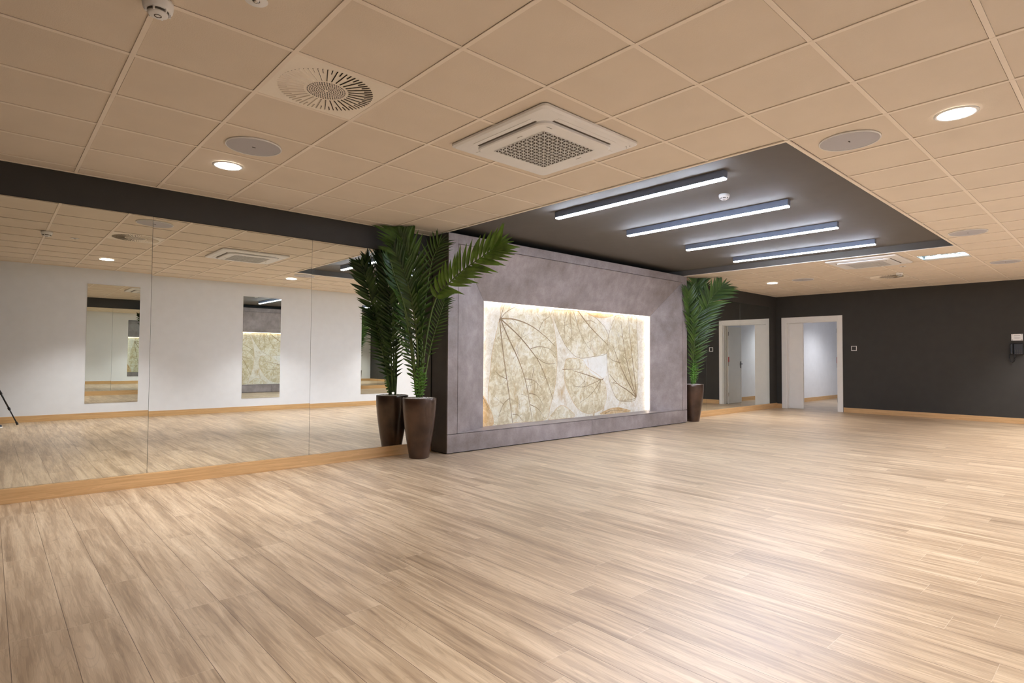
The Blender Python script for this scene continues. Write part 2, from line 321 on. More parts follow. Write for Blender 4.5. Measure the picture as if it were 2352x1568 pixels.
# ================================================================== room shell
obj('floor', B(((X0-.1, Y0-.1, -.05), (20.5, 3.0, 0))), M['floor'], kind='structure')
def cut(a0, a1, b0, b1, s): return a0 < b1 and a1 > b0
G = .6
VENTS = [(1, -1), (19, -1)]                 # (column, row) of the tiles that are air diffusers: x = col*.6, y from row*.6
PANEL = (16, -3)                            # the recessed light
def ceiling():
    bm = bmesh.new(); hb = .012; gap = .0035; zt = H+.004
    for a in range(-6, 23):
        for b in range(-7, 5):
            xa, xb, ya, yb = a*G, a*G+G, b*G, b*G+G
            if xa >= RX0-.01 and xb <= RX1+.01 and ya >= RY0-.01: continue
            if (a, b) in VENTS or (a, b) == PANEL: continue
            xa = max(xa+hb+gap, X0); xb = min(xb-hb, X1); ya = max(ya+hb+gap, Y0); yb = min(yb-hb, Y1)
            if xb-xa < .02 or yb-ya < .02: continue
            j = random.uniform(-.0012, .0012)
            box(bm, (xa+j, ya+j, zt), (xb+j, yb, zt+.012), 0)
    # T-bars: main runners along Y, cross tees along X
    for a in range(-5, 23):
        x = a*G
        y1 = RY0 if (RX0+.01 < x < RX1-.01) else Y1
        box(bm, (x-hb, Y0, H-.0015), (x+hb, y1, H+.003), 1)
    for b in range(-6, 5):
        y = b*G
        segs = [(X0, X1)] if y < RY0+.01 else [(X0, RX0), (RX1, X1)]
        for s in segs: box(bm, (s[0], y-hb, H-.001), (s[1], y+hb, H+.0028), 1)
    # wall angles
    box(bm, (X0, Y1-.024, H-.003), (RX0, Y1, H+.003), 1); box(bm, (RX1, Y1-.024, H-.003), (X1, Y1, H+.003), 1)
    box(bm, (X0, Y0, H-.003), (X1, Y0+.024, H+.003), 1); box(bm, (X1-.024, Y0, H-.003), (X1, Y1, H+.003), 1)
    # dark plenum boards above
    zp = H+.10
    for s in ((X0, Y0, RX0-.02, Y1+.1), (RX1+.02, Y0, X1+.1, Y1+.1), (RX0-.02, Y0, RX1+.02, RY0-.02)):
        box(bm, (s[0], s[1], zp), (s[2], s[3], zp+.03), 2)
    return bm
ceil = obj('ceiling', ceiling(), [M['tile'], M['bar'], M['plenum']], kind='structure')
ZR = H+.10
bm = bmesh.new()
box(bm, (RX0-.02, RY0-.02, ZR), (RX1+.02, Y1+.05, ZR+.03), 0)
box(bm, (RX0-.015, RY0-.015, H+.004), (RX0, Y1, ZR), 0); box(bm, (RX1, RY0-.015, H+.004), (RX1+.015, Y1, ZR), 0)
box(bm, (RX0, RY0-.015, H+.004), (RX1, RY0, ZR), 0)
o = obj('ceiling_recess', bm, M['recess'], ceil)
bm = bmesh.new(); t = .014
box(bm, (RX0-.012, RY0-.012, H-.006), (RX0+t, 2.25, H-.0015)); box(bm, (RX1-t, RY0-.012, H-.006), (RX1+.012, 2.25, H-.0015)); box(bm, (RX0+t, RY0-.012, H-.006), (RX1-t, RY0+t, H-.0015))
obj('recess_edge_trim', bm, M['bar'], ceil)
# walls
obj('wall_left', B(((X0-.1, Y1+.01, 0), (RX0+.04, Y1+.12, H+.1)), ((9.08, Y1+.01, 0), (X1+.1, Y1+.12, H+.1)), ((RX0+.04, Y1+.01, 0), (9.08, Y1+.12, H+.13)),
    ((X0, Y1-.006, 2.443), (3.63, Y1+.01, H)), ((9.09, Y1-.006, 2.443), (X1, Y1+.01, H)), ((13.405, Y1-.006, .1), (X1, Y1+.01, 2.443))), M['dark_paint'], kind='structure')
DY0, DY1, DZ = 1.20, 2.38, 2.09        # clear door opening in the far wall
obj('wall_far', B(((X1, Y0-.1, 0), (X1+.16, DY0, H+.1)), ((X1, DY1, 0), (X1+.16, Y1+.1, H+.1)), ((X1, DY0, DZ), (X1+.16, DY1, H+.1))), M['dark_paint'], kind='structure')
obj('wall_right', B(((X0-.1, Y0-.1, 0), (X1+.1, Y0, H+.1))), M['white_paint'], kind='structure')
obj('wall_back', B(((X0-.1, Y0, 0), (X0, Y1, H+.1))), M['dark_paint'], kind='structure')
# corridor beyond the door
obj('wall_corridor', B(((X1+.16, 2.93, 0), (19.2, 3.05, 2.6)), ((X1+.16, .85, 0), (20.5, .95, 2.6)), ((20.4, .95, 0), (20.5, 3.05, 2.6)), ((19.2, 2.93, 2.2), (20.4, 3.05, 2.6)), ((20.2, 2.93, 0), (20.4, 3.05, 2.2))), M['white_paint'], kind='structure')
obj('ceiling_corridor', B(((X1+.16, .85, 2.5), (20.5, 3.05, 2.6))), M['white_paint'], kind='structure')
obj('floor_corridor', B(((19.2, 2.9, -.05), (20.5, 4.6, 0)), ((13.9, 3.0, -.05), (19.2, 3.05, 0))), M['floor'], kind='structure')
obj('wall_corridor_side', B(((19.1, 4.5, 0), (20.5, 4.6, 2.6)), ((19.1, 3.05, 0), (19.2, 4.5, 2.6)), ((20.4, 3.05, 0), (20.5, 4.5, 2.6)), ((19.1, 3.05, 2.5), (20.5, 4.6, 2.6))), simple('pale_blue_paint', (.42,.60,.70), .7), kind='structure')
# baseboards
obj('baseboard_left', B(((X0, 2.583, 0), (3.63, Y1+.01, .119)), ((9.09, 2.583, 0), (X1, Y1+.01, .119))), M['oak_x'], kind='structure', bevel=.0015)
obj('baseboard_far', B(((X1-.014, Y0, 0), (X1, DY0-.095, .105)), ((X1-.014, DY1+.09, 0), (X1, 2.583, .105))), M['oak_y'], kind='structure', bevel=.0015)
obj('baseboard_right', B(((X0, Y0, 0), (X1-.014, Y0+.014, .105))), M['oak_x'], kind='structure', bevel=.0015)
obj('baseboard_back', B(((X0, Y0+.014, 0), (X0+.014, 2.583, .105))), M['oak_y'], kind='structure')
obj('baseboard_corridor', B(((X1+.17, 2.916, 0), (19.2, 2.93, .105)), ((X1+.17, .95, 0), (20.4, .964, .105))), M['oak_x'], kind='structure')

# ================================================================== door in the far wall
door = bpy.data.objects.new('door_1', None); C.objects.link(door); door.location = (X1, (DY0+DY1)/2, 0); door['kind'] = 'structure'
d = (DY1-DY0)/2
bm = bmesh.new()
box(bm, (-.016, -d-.085, 0), (0, -d+.012, DZ+.10)); box(bm, (-.016, d-.012, 0), (0, d+.085, DZ+.10)); box(bm, (-.016, -d+.012, DZ-.012), (0, d-.012, DZ+.10))
obj('door_casing', bm, M['white_pl2'], door, bevel=.003)
bm = bmesh.new()
box(bm, (.001, -d, 0), (.175, -d+.035, DZ)); box(bm, (.001, d-.035, 0), (.175, d, DZ)); box(bm, (.001, -d+.035, DZ-.035), (.175, d-.035, DZ))
box(bm, (.09, -d+.035, 0), (.11, -d+.05, DZ-.035)); box(bm, (.09, d-.05, 0), (.11, d-.035, DZ-.035))
obj('door_jamb', bm, M['white_pl2'], door, bevel=.002)
obj('fixed_leaf', B(((.115, d-.035-.33, .004), (.16, d-.036, DZ-.04))), M['white_pl2'], door, bevel=.002)
leaf = obj('door_leaf', B(((0, 0, .006), (.80, .042, DZ-.045))), M['white_pl2'], door, bevel=.002)
leaf.location = (.165, -d+.036, 0); leaf.rotation_euler = (0, 0, math.radians(LEAF_ROT))
bm = bmesh.new()
box(bm, (.725, .042, .94), (.765, .05, 1.12)); tube(bm, [(.745, .05, 1.05), (.745, .095, 1.05), (.735, .1, 1.05), (.62, .1, 1.05)], .009)
lathe(bm, [(0, 0), (.012, 0), (.012, .02), (0, .02)], 12)
obj('door_handle', bm, M['blackpl'], leaf)
obj('key_tag', B(((.738, .052, .86), (.758, .058, .93))), M['white_pl'], leaf)
obj('lock_plate', B(((-.001, .06-.02, 1.10), (.014, .062, 1.24))), M['red'], leaf)
for z in (.25, 1.05, 1.85):
    bm = bmesh.new(); tube(bm, [(0, .05, z-.05), (0, .05, z+.05)], .008); obj('hinge', bm, M['steel'], leaf)

# ================================================================== mirrors
def wall_mirror(x0, x1, label, tilt=0.0):
    t = thing('wall_mirror', label, 'mirror', (x0, Y1, .121), 'tall mirror sheets on the left wall')
    w_, h_ = x1-x0-.003, 2.441-.121-.003
    obj('mirror_sheet', B(((0, 0, 0), (w_, .005, h_))), M['mirror'], t)
    obj('dark_edge', B(((w_, .001, 0), (w_+.0028, .004, h_))), M['mirror_edge'], t)
    t.rotation_euler = (math.radians(tilt), 0, 0)
    return t
wall_mirror(-2.41, -.92, 'frameless wall mirror sheet beyond the left edge of the photo')
wall_mirror(-.92, .575, 'frameless mirror sheet nearest the camera, reflecting the black tripod leg', TILT1)
wall_mirror(.575, 2.067, 'frameless mirror sheet in the middle of the left wall, reflecting the ceiling air conditioner', TILT2)
wall_mirror(2.067, 3.63, 'frameless mirror sheet behind the nearer potted palm', TILT3)
wall_mirror(9.10, 10.43, 'frameless mirror sheet behind the farther potted palm')
wall_mirror(10.43, 11.91, 'frameless mirror sheet reflecting the light switch and left door frame')
wall_mirror(11.91, 13.40, 'frameless mirror sheet beside the far room corner, reflecting the doorway')
def narrow_mirror(x0, x1, label):
    o = obj('narrow_mirror', B(((0, 0, 0), (x1-x0, .006, 2.16))), M['mirror'])
    o.location = (x0, Y0, .275); return tag(o, label, 'mirror', 'narrow mirrors on the white wall')
narrow_mirror(.79, 1.60, 'narrow upright mirror on the white wall, leftmost one seen in the big mirrors')
narrow_mirror(3.46, 4.25, 'narrow upright mirror on the white wall, its reflection showing the glowing leaf artwork')
narrow_mirror(6.20, 6.99, 'narrow upright mirror on the white wall, its reflection showing the far potted palm')

# ================================================================== feature wall
FX0, FX1, FY = 3.635, 9.09, 2.25
fw_ = thing('feature_wall', 'mauve concrete-look panelled feature wall with splayed niche between the two palms', 'wall panel', (FX0, FY, 0))
def fobj(name, bm, mt, parent=fw_, **k):
    return obj(name, bm, mt, parent, world=True, **k)
JX = 6.362; ZB = .237; ZS = .245
OX0, OX1, OZ1 = 3.79, 8.925, 2.583        # outer rectangle of the splay
IX0, IX1, IZ1, IY = 4.395, 8.257, 1.936, 2.492  # inner rectangle
fobj('base_panel', B(((FX0, FY, .010), (JX-.003, FY+.02, ZB-.004))), M['concrete'], bevel=.001)
fobj('base_panel', B(((JX+.003, FY, .010), (FX1, FY+.02, ZB-.004))), M['concrete'], bevel=.001)
fobj('shadow_gap', B(((FX0+.01, FY+.014, .02), (FX1-.01, FY+.019, OZ1+.02))) if False else B(((FX0+.01, FY+.0205, .02), (OX0+.03, FY+.03, H-.03)), ((OX1-.03, FY+.0205, .02), (FX1-.019, FY+.03, H-.03)), ((OX0+.03, FY+.0205, OZ1-.02), (OX1-.03, FY+.03, H-.03)), ((OX0+.03, FY+.0205, .02), (OX1-.03, FY+.03, .232))), M['black'])
fobj('plinth', B(((FX0+.02, FY+.02, 0), (FX1-.02, FY+.05, .012)), ((FX0+.01, FY+.03, 0), (FX0+.03, 2.58, .012))), M['black'])
fobj('front_frame', B(((FX0, FY, ZB+.003), (OX0-.0075, FY+.02, H)), ((OX1+.0075, FY, ZB+.003), (FX1, FY+.02, H)), ((OX0-.0075, FY, OZ1+.0075), (OX1+.0075, FY+.02, H))), M['concrete'], bevel=.001)
# splayed surround: left, right and top boards with mitred corners
def slab(p, q, r, s, th=.018):
    bm = bmesh.new(); P = [Vector(v) for v in (p, q, r, s)]
    n = (P[1]-P[0]).cross(P[3]-P[0]).normalized()*th
    a = [bm.verts.new(v) for v in P]; b = [bm.verts.new(v+n) for v in P]
    bm.faces.new(a); bm.faces.new(b[::-1])
    for i in range(4): bm.faces.new((a[i], b[i], b[(i+1)%4], a[(i+1)%4]))
    bmesh.ops.recalc_face_normals(bm, faces=bm.faces[:]); return bm
g = .0018
fobj('splayed_side_board', slab((OX0, FY+.002, ZS), (OX0, FY+.002, OZ1-g), (IX0, IY, IZ1-g), (IX0, IY, ZS)), M['concrete'])
fobj('splayed_side_board', slab((OX1, FY+.002, OZ1-g), (OX1, FY+.002, ZS), (IX1, IY, ZS), (IX1, IY, IZ1-g)), M['concrete'])
fobj('splayed_top_board', slab((OX0+g, FY+.002, OZ1), (OX1-g, FY+.002, OZ1), (IX1-g, IY, IZ1), (IX0+g, IY, IZ1)), M['concrete'])
AY = 2.562
fobj('sill', B(((OX0, FY+.001, ZB+.002), (OX1, AY+.004, ZS))), M['concrete'])
fobj('niche_reveal', B(((IX0-.018, IY, ZS), (IX0, AY, IZ1+.018)), ((IX1, IY, ZS), (IX1+.018, AY, IZ1+.018)), ((IX0, IY, IZ1+.001), (IX1, AY, IZ1+.018))), M['white_pl2'])
e = .004
fobj('light_strip', B(((IX0+.03, IY+.03, IZ1-.009), (IX1-.03, AY-.012, IZ1+.0))), M['niche_led'])
fobj('light_strip', B(((IX1-.009, IY+.03, ZS+.02), (IX1-.0005, AY-.012, IZ1-.02))), M['niche_led'])
fobj('light_strip', B(((IX0+.0005, IY+.03, ZS+.02), (IX0+.009, AY-.012, IZ1-.02))), M['niche_led'])
fobj('side_panel', B(((FX0, FY+.0205, .010), (FX0+.018, Y1-.012, H)), ((FX1-.018, FY+.0205, .010), (FX1, Y1-.012, H))), M['dark_lam'])
fobj('top_board', B(((FX0+.018, FY+.0205, H-.02), (FX1-.018, Y1-.012, H-.001))), M['dark_lam'])
# artwork
art = bmesh.new()
ax0, ax1, az0, az1 = IX0+.0005, IX1-.0005, ZS+.001, IZ1-.0005
box(art, (ax0, AY, az0), (ax1, AY+.012, az1), 0)
def cl(p): return (min(max(p[0], ax0), ax1), min(max(p[1], az0), az1))
def smooth_poly(pts, closed=True, k=6):
    n = len(pts); out = []
    rng = range(n) if closed else range(n-1)
    for i in rng:
        p0, p1, p2, p3 = (Vector(pts[(i+o_) % n]) if closed else Vector(pts[min(max(i+o_, 0), n-1)]) for o_ in (-1, 0, 1, 2))
        for s in range(k):
            t = s/k
            out.append(.5*((2*p1)+(p2-p0)*t+(2*p0-5*p1+4*p2-p3)*t*t+(3*p1-p0-3*p2+p3)*t**3))
    if not closed: out.append(Vector(pts[-1]))
    return out
def leaf_shape(pts, mi, y):
    P = smooth_poly([(a, b) for a, b in pts])
    P = [cl((p.x + .012*mnoise.noise(Vector((p.x*9, p.y*9, 1))), p.y + .012*mnoise.noise(Vector((p.x*9, p.y*9, 5))))) for p in P]
    Q = [P[0]]
    for p in P[1:]:
        if (Vector(p)-Vector(Q[-1])).length > .003: Q.append(p)
    vs = [art.verts.new((a, y, b)) for a, b in Q]
    f = art.faces.new(vs); f.material_index = mi
    f.normal_update()
    if f.normal.y > 0: f.normal_flip()
def ribbon(pts, w0, w1, y, mi=4):
    P = smooth_poly(pts, False); prev = None; n = len(P)
    for i, p in enumerate(P):
        t = (P[min(i+1, n-1)]-P[max(i-1, 0)]).normalized(); s = Vector((-t.y, t.x))*(w0+(w1-w0)*i/(n-1))
        a = cl(p+s); b = cl(p-s)
        cur = (art.verts.new((a[0], y, a[1])), art.verts.new((b[0], y, b[1])))
        if prev:
            f = art.faces.new((prev[0], prev[1], cur[1], cur[0])); f.material_index = mi
            f.normal_update()
            if f.normal.y > 0: f.normal_flip()
        prev = cur
MI = {'gap': 3, 'leaf6': 2, 'leaf5': 2, 'leaf8': 2}
for i, (k_, pts) in enumerate(LEAVES.items()): leaf_shape(pts, MI.get(k_, 1), AY-.0006-.0001*i)
for i, pts in enumerate(VEINS):
    ln = sum((Vector(a)-Vector(b)).length for a, b in zip(pts, pts[1:]))
    big = ln > .75
    ribbon(pts, .0105 if big else .0055, .004 if big else .002, AY-.0019-.00002*i)
# leaf outlines, thin and broken
for k_, pts in LEAVES.items():
    if k_ == 'gap': continue
    ribbon(list(pts)+[pts[0]], .003, .003, AY-.0017, 4 if k_ in ('leaf4', 'leaf2') else 2)
# fine branching veins over the leaves
rr = random.Random(3)
for k_, n_ in (('leaf1', 26), ('leaf2', 14), ('leaf3', 12), ('leaf4', 18)):
    pts = LEAVES[k_]; cx = sum(p[0] for p in pts)/len(pts); cz = sum(p[1] for p in pts)/len(pts)
    for j in range(n_):
        p = pts[rr.randrange(len(pts))]; f0 = rr.uniform(.1, .8)
        a = Vector((cx+(p[0]-cx)*f0, cz+(p[1]-cz)*f0)); an = rr.uniform(0, 2*PI); q = [tuple(a)]
        for s in range(3):
            an += rr.uniform(-.5, .5); a = a+Vector((math.cos(an), math.sin(an)))*rr.uniform(.05, .12); q.append(tuple(a))
        if all(min(t_[0] for t_ in pts)+.05 < v[0] < max(t_[0] for t_ in pts)-.05 and min(t_[1] for t_ in pts)+.05 < v[1] < max(t_[1] for t_ in pts)-.05 for v in q):
            ribbon(q, .0022, .0012, AY-.0026)
ao = obj('leaf_artwork', art, [M['art_bg'], M['art_leaf'], M['art_brown'], M['art_white'], M['art_vein']])
tag(ao, 'large lit picture of pressed veined leaves in cream and tan, set in the niche', 'artwork')

# ================================================================== ceiling fittings
# four linear lamps in the recess
SX = [4.175, 5.50, 6.90, 8.32]
SL = ['nearest to the camera', 'second from the camera', 'third from the camera', 'farthest from the camera']
for x, lb in zip(SX, SL):
    t = thing('linear_lamp', 'straight cool-white linear lamp in dark ceiling recess, ' + lb, 'ceiling lamp', (x, -.05, ZR), 'linear lamps in the ceiling recess')
    obj('housing', B(((-.033, -1.0, -.066), (.033, 1.0, 0))), M['alu'], t, bevel=.002)
    obj('diffuser', B(((-.028, -.994, -.078), (.028, .994, -.0665))), M['led'], t, bevel=.003)
def downlight(x, y, label, grp='round downlights'):
    t = thing('downlight', label, 'ceiling lamp', (x, y, H), grp)
    bm = bmesh.new(); lathe(bm, [(.096, -.004), (.098, -.007), (.108, -.007), (.115, -.003), (.115, .0), (.096, 0)], 48)
    obj('trim_ring', bm, M['white_pl2'], t, smooth=True)
    bm = bmesh.new(); lathe(bm, [(0, -.004), (.096, -.004), (.096, .0)], 48)
    obj('diffuser', bm, M['lamp'], t)
    ld = bpy.data.lights.new('downlight_beam', 'SPOT'); ld.energy = DOWN_W; ld.color = DOWN_COL
    ld.spot_size = math.radians(SPOT_A); ld.spot_blend = SPOT_B; ld.shadow_soft_size = .085
    lo = bpy.data.objects.new('downlight_beam', ld); C.objects.link(lo); lo.parent = t; lo.location = (0, 0, -.02)
    return t
DL = ['lit round downlight beside the left round speaker, above the big mirrors', 'lit round downlight at the upper right of the photo, behind the right speaker',
      'small lit round downlight beyond the farther palm, near the far corner', 'lit round downlight near the white wall, seen only in the left mirror']
for (x, y), lb in zip(DOWN, DL): downlight(x, y, lb)
for i, (x, y) in enumerate(DOWN_OFF): downlight(x, y, ['round downlight out of frame right of the near speaker', 'round downlight out of frame right of the recess, added for light', 'round downlight out of frame right of the square lamp, added for light', 'round downlight out of frame in the right far corner, added for light'][i])
def speaker(x, y, label, r=.19):
    t = thing('ceiling_speaker', label, 'speaker', (x, y, H), 'round ceiling speakers')
    bm = bmesh.new(); lathe(bm, [(r-.008, -.006), (r-.004, -.009), (r, -.006), (r, .002), (r-.008, .002)], 64)
    obj('rim', bm, M['white_pl'], t, smooth=True)
    bm = bmesh.new(); lathe(bm, [(0, -.006), (r-.008, -.005)], 64); obj('mesh_grille', bm, M['grille'], t)
    obj('badge', B(((-.012, -.004, -.008), (.012, .004, -.0062))), M['grey_dark'], t)
speaker(.894, .907, 'round grey ceiling speaker beside the left downlight')
speaker(3.92, -2.095, 'round grey ceiling speaker by the near right corner of the recess')
speaker(8.13, -2.07, 'round grey ceiling speaker by the far right corner of the recess')
speaker(11.1, -2.05, 'faint round ceiling speaker close to the far wall, right of the square lamp')
speaker(11.0, .91, 'faint round ceiling speaker close to the far corner, right of the small downlight')
def detector(x, y, z, label, s=1.0):
    t = thing('smoke_detector', label, 'smoke detector', (x, y, z), 'smoke detectors')
    bm = bmesh.new(); lathe(bm, [(0, 0), (.052*s, 0), (.054*s, -.012*s), (.050*s, -.034*s), (.038*s, -.038*s), (0, -.038*s)], 40)
    obj('body', bm, M['white_pl'], t, smooth=True)
    bm = bmesh.new(); lathe(bm, [(.037*s, -.038*s), (.037*s, -.046*s)], 40); obj('sensing_gap', bm, M['grey_dark'], t)
    bm = bmesh.new(); lathe(bm, [(0, -.056*s), (.028*s, -.056*s), (.034*s, -.052*s), (.036*s, -.046*s), (0, -.046*s)], 40); obj('cap', bm, M['white_pl'], t, smooth=True)
    for k in range(6):
        bm = bmesh.new(); box(bm, (.036*s, -.003, -.05*s), (.044*s, .003, -.034*s), 0, Matrix.Rotation(k*PI/3, 4, 'Z'))
        obj('rib', bm, M['white_pl'], t)
    bm = bmesh.new(); lathe(bm, [(.010*s, -.0562*s), (.010*s, -.0575*s), (.013*s, -.0575*s), (.013*s, -.0562*s)], 20); obj('sensor_eye', bm, M['grey_dark'], t)
detector(0.0, -.60, H, 'white smoke detector at the upper left of the photo, on a ceiling grid crossing', 1.12)
detector(4.86, -.68, ZR, 'small white smoke detector in the dark recess between the first two linear lamps', .95)
detector(11.3, -.60, H, 'tiny white smoke detector near the far wall', 1.0)
def beacon(x, y, label):
    t = thing('emergency_light', label, 'emergency light', (x, y, H), 'small round emergency lights')
    bm = bmesh.new(); lathe(bm, [(.016, -.004), (.046, -.003), (.049, 0), (.016, 0)], 36); obj('bezel', bm, M['white_pl'], t, smooth=True)
    bm = bmesh.new(); lathe(bm, [(0, -.011), (.009, -.009), (.015, -.003), (.016, 0)], 24); obj('lens', bm, M['steel'], t, smooth=True)
beacon(.31, -.90, 'small round emergency light at the top edge of the photo, right of the smoke detector')
beacon(10.5, -.84, 'tiny round emergency light beyond the far ceiling air conditioner')
def diffuser(col, row, label, mirror=1):
    t = thing('air_diffuser', label, 'air vent', (col*G+.3, row*G+.3, H), 'square swirl air diffusers')
    # face plate with slots: built as wedges between slots
    bm = bmesh.new(); s = .288
    box(bm, (-s, -s, .000), (s, s, .004)); obj('plate', bm, M['cream_metal'], t, bevel=.001)
    bs = bmesh.new(); bv = bmesh.new(); n = 32
    for k in range(n):
        a = 2*PI*k/n
        for (r0, r1, w, da) in ((.124, .262, .0036, 0), (.215, .262, .0036, PI/n)):
            if da and k % 1: continue
            mt_ = Matrix.Rotation(a+da, 4, 'Z')
            if da == 0 and False: continue
            vs = [bs.verts.new(mt_ @ Vector(p)) for p in ((r0, -w, -.0006), (r0, w, -.0006), (r1, w, -.0006), (r1, -w, -.0006))]
            bs.faces.new(vs)
            # punched vane: hinged on one long edge, standing down at the other
            vv = [bv.verts.new(mt_ @ Vector(p)) for p in ((r0, w, -.0008), (r1, w, -.0008), (r1, w*.1, -.0042), (r0, w*.1, -.0042))]
            bv.faces.new(vv)
            v2 = [bv.verts.new(mt_ @ Vector(p)) for p in ((r0, w+.001, -.0006), (r1, w+.001, -.0006), (r1, w*.1+.001, -.0048), (r0, w*.1+.001, -.0048))]
            bv.faces.new(v2[::-1])
    obj('slots', bs, M['slot'], t); obj('vanes', bv, M['cream_metal'], t)
    bm = bmesh.new()
    for ri in range(1, 9):
        r = .0125*ri+.004; n = max(6, int(2*PI*r/.0135))
        for k in range(n):
            a = 2*PI*k/n
            cx, cy = r*math.cos(a), r*math.sin(a); q = .0050
            bm.faces.new([bm.verts.new((cx+q*math.cos(u*PI/3), cy+q*math.sin(u*PI/3), -.0012)) for u in range(6)][::-1])
    obj('perforations', bm, M['slot'], t)
    bm = bmesh.new(); lathe(bm, [(0, -.0010), (.112, -.0010), (.114, -.0002)], 48); obj('centre_disc', bm, M['cream_metal'], t)
diffuser(1, -1, 'square cream air diffuser with radial slots, left of the near air conditioner')
diffuser(19, -1, 'square cream air diffuser with radial slots close to the far wall')
def rrect(s, r, z, k=6):
    out = []
    for (cx, cy, a0) in ((s-r, s-r, 0), (-s+r, s-r, PI/2), (-s+r, -s+r, PI), (s-r, -s+r, 3*PI/2)):
        for i in range(k+1):
            a = a0+PI/2*i/k; out.append((cx+r*math.cos(a), cy+r*math.sin(a), z))
    return out
def loft(bm, loops, cap=True, mi=0):
    R = [[bm.verts.new(p) for p in l] for l in loops]
    for a, b in zip(R, R[1:]):
        n = len(a)
        for i in range(n): bm.faces.new((a[i], b[i], b[(i+1)%n], a[(i+1)%n])).material_index = mi
    if cap: bm.faces.new(R[-1]).material_index = mi
    bmesh.ops.recalc_face_normals(bm, faces=bm.faces[:])
def cassette(x, y, label):
    t = thing('air_conditioner', label, 'air conditioner', (x, y, H), 'ceiling cassette air conditioners')
    bm = bmesh.new(); loft(bm, [rrect(.478, .035, -.0015), rrect(.478, .035, -.016), rrect(.462, .04, -.026), rrect(.400, .06, -.030)])
    obj('frame', bm, M['white_pl'], t)
    # four closed air flaps
    for k in range(4):
        mt_ = Matrix.Rotation(k*PI/2, 4, 'Z')
        bm = bmesh.new(); box(bm, (-.29, .376, -.0318), (.29, .415, -.0285), 0, mt_); obj('air_flap', bm, M['white_pl'], t, bevel=.002)
    bm = bmesh.new()
    bm.free()
    for k in range(4):
        bm = bmesh.new(); box(bm, (-.29, .359, -.0315), (.29, .3755, -.0302), 0, Matrix.Rotation(k*PI/2, 4, 'Z'))
        obj('air_slot', bm, M['grey_dark'], t)
    bm = bmesh.new(); loft(bm, [rrect(.357, .08, -.030), rrect(.355, .08, -.044), rrect(.346, .075, -.050)])
    obj('intake_panel', bm, M['white_pl'], t)
    gb = .252
    obj('intake_void', B(((-gb, -gb, -.0506), (gb, gb, -.0502))), M['grey_dark'], t)
    bm = bmesh.new(); st = gb*2/12; hw = .0022; z0, z1 = -.0545, -.0508
    for i in range(13):
        q = -gb+i*st
        box(bm, (q-hw, -gb, z0), (q+hw, gb, z1)); box(bm, (-gb, q-hw, z0), (gb, q+hw, z1))
    for i in range(-11, 12):           # diagonals
        c0 = i*st; a = max(-gb, -gb+c0); b = min(gb, gb+c0)
        p = Vector((a, a-c0, 0)); q = Vector((b, b-c0, 0))
        if (q-p).length < .03: continue
        dr = (q-p).normalized(); mt_ = Matrix.Translation(p) @ Matrix.Rotation(math.atan2(dr.y, dr.x), 4, 'Z')
        box(bm, (0, -hw, z0+.0006), ((q-p).length, hw, z1+.0002), 0, mt_)
    obj('intake_lattice', bm, M['white_pl'], t)
    for a_ in (((.405, -.42, -.0300), (.411, -.414, -.0285)), ((.43, -.405, -.0300), (.436, -.399, -.0285)), ((.42, -.44, -.0295), (.426, -.434, -.0280))): obj('indicator_dot', B(a_), M['grey_dark'], t)
    for a_ in (((-.30, -.09, -.0512), (-.297, -.04, -.0498)), ((.30, -.09, -.0512), (.303, -.04, -.0498)), ((-.29, -.31, -.0512), (-.24, -.307, -.0498))): obj('catch_slot', B(a_), M['grey_dark'], t)
cassette(2.40, -.59, 'large square white air conditioner in the ceiling above the middle of the room')
cassette(9.60, -.60, 'square white air conditioner beyond the recess, left of the square lamp')
# recessed square lamp
t = thing('recessed_square_lamp', 'bright square recessed ceiling lamp with crumpled silver reflector beyond the recess', 'ceiling lamp', (PANEL[0]*G+.3, PANEL[1]*G+.3, H))
s = .286; dp = .075
obj('housing', B(((-s, -s, dp), (s, s, dp+.006)), ((-s, -s, .002), (-s+.004, s, dp)), ((s-.004, -s, .002), (s, s, dp)), ((-s, -s, .002), (s, -s+.004, dp)), ((-s, s-.004, .002), (s, s, dp))), M['foil'], t)
bm = bmesh.new(); rr = random.Random(5); nx = 14
gr = [[bm.verts.new((-s+.006+(2*s-.012)*i/nx, -s+.006+(2*s-.012)*j/nx, dp-.008-rr.uniform(0, .03))) for j in range(nx+1)] for i in range(nx+1)]
for i in range(nx):
    for j in range(nx): bm.faces.new((gr[i][j], gr[i][j+1], gr[i+1][j+1], gr[i+1][j]))
obj('reflector', bm, M['foil'], t)
for q in (-.17, .17):
    bm = bmesh.new(); tube(bm, [(q, -s+.02, .03), (q, s-.02, .03)], .013, 12); obj('fluorescent_tube', bm, M['tube'], t, smooth=True)
obj('crossbar', B(((s-.12, -s+.004, .003), (s-.004, s-.004, .008))), M['white_pl2'], t)

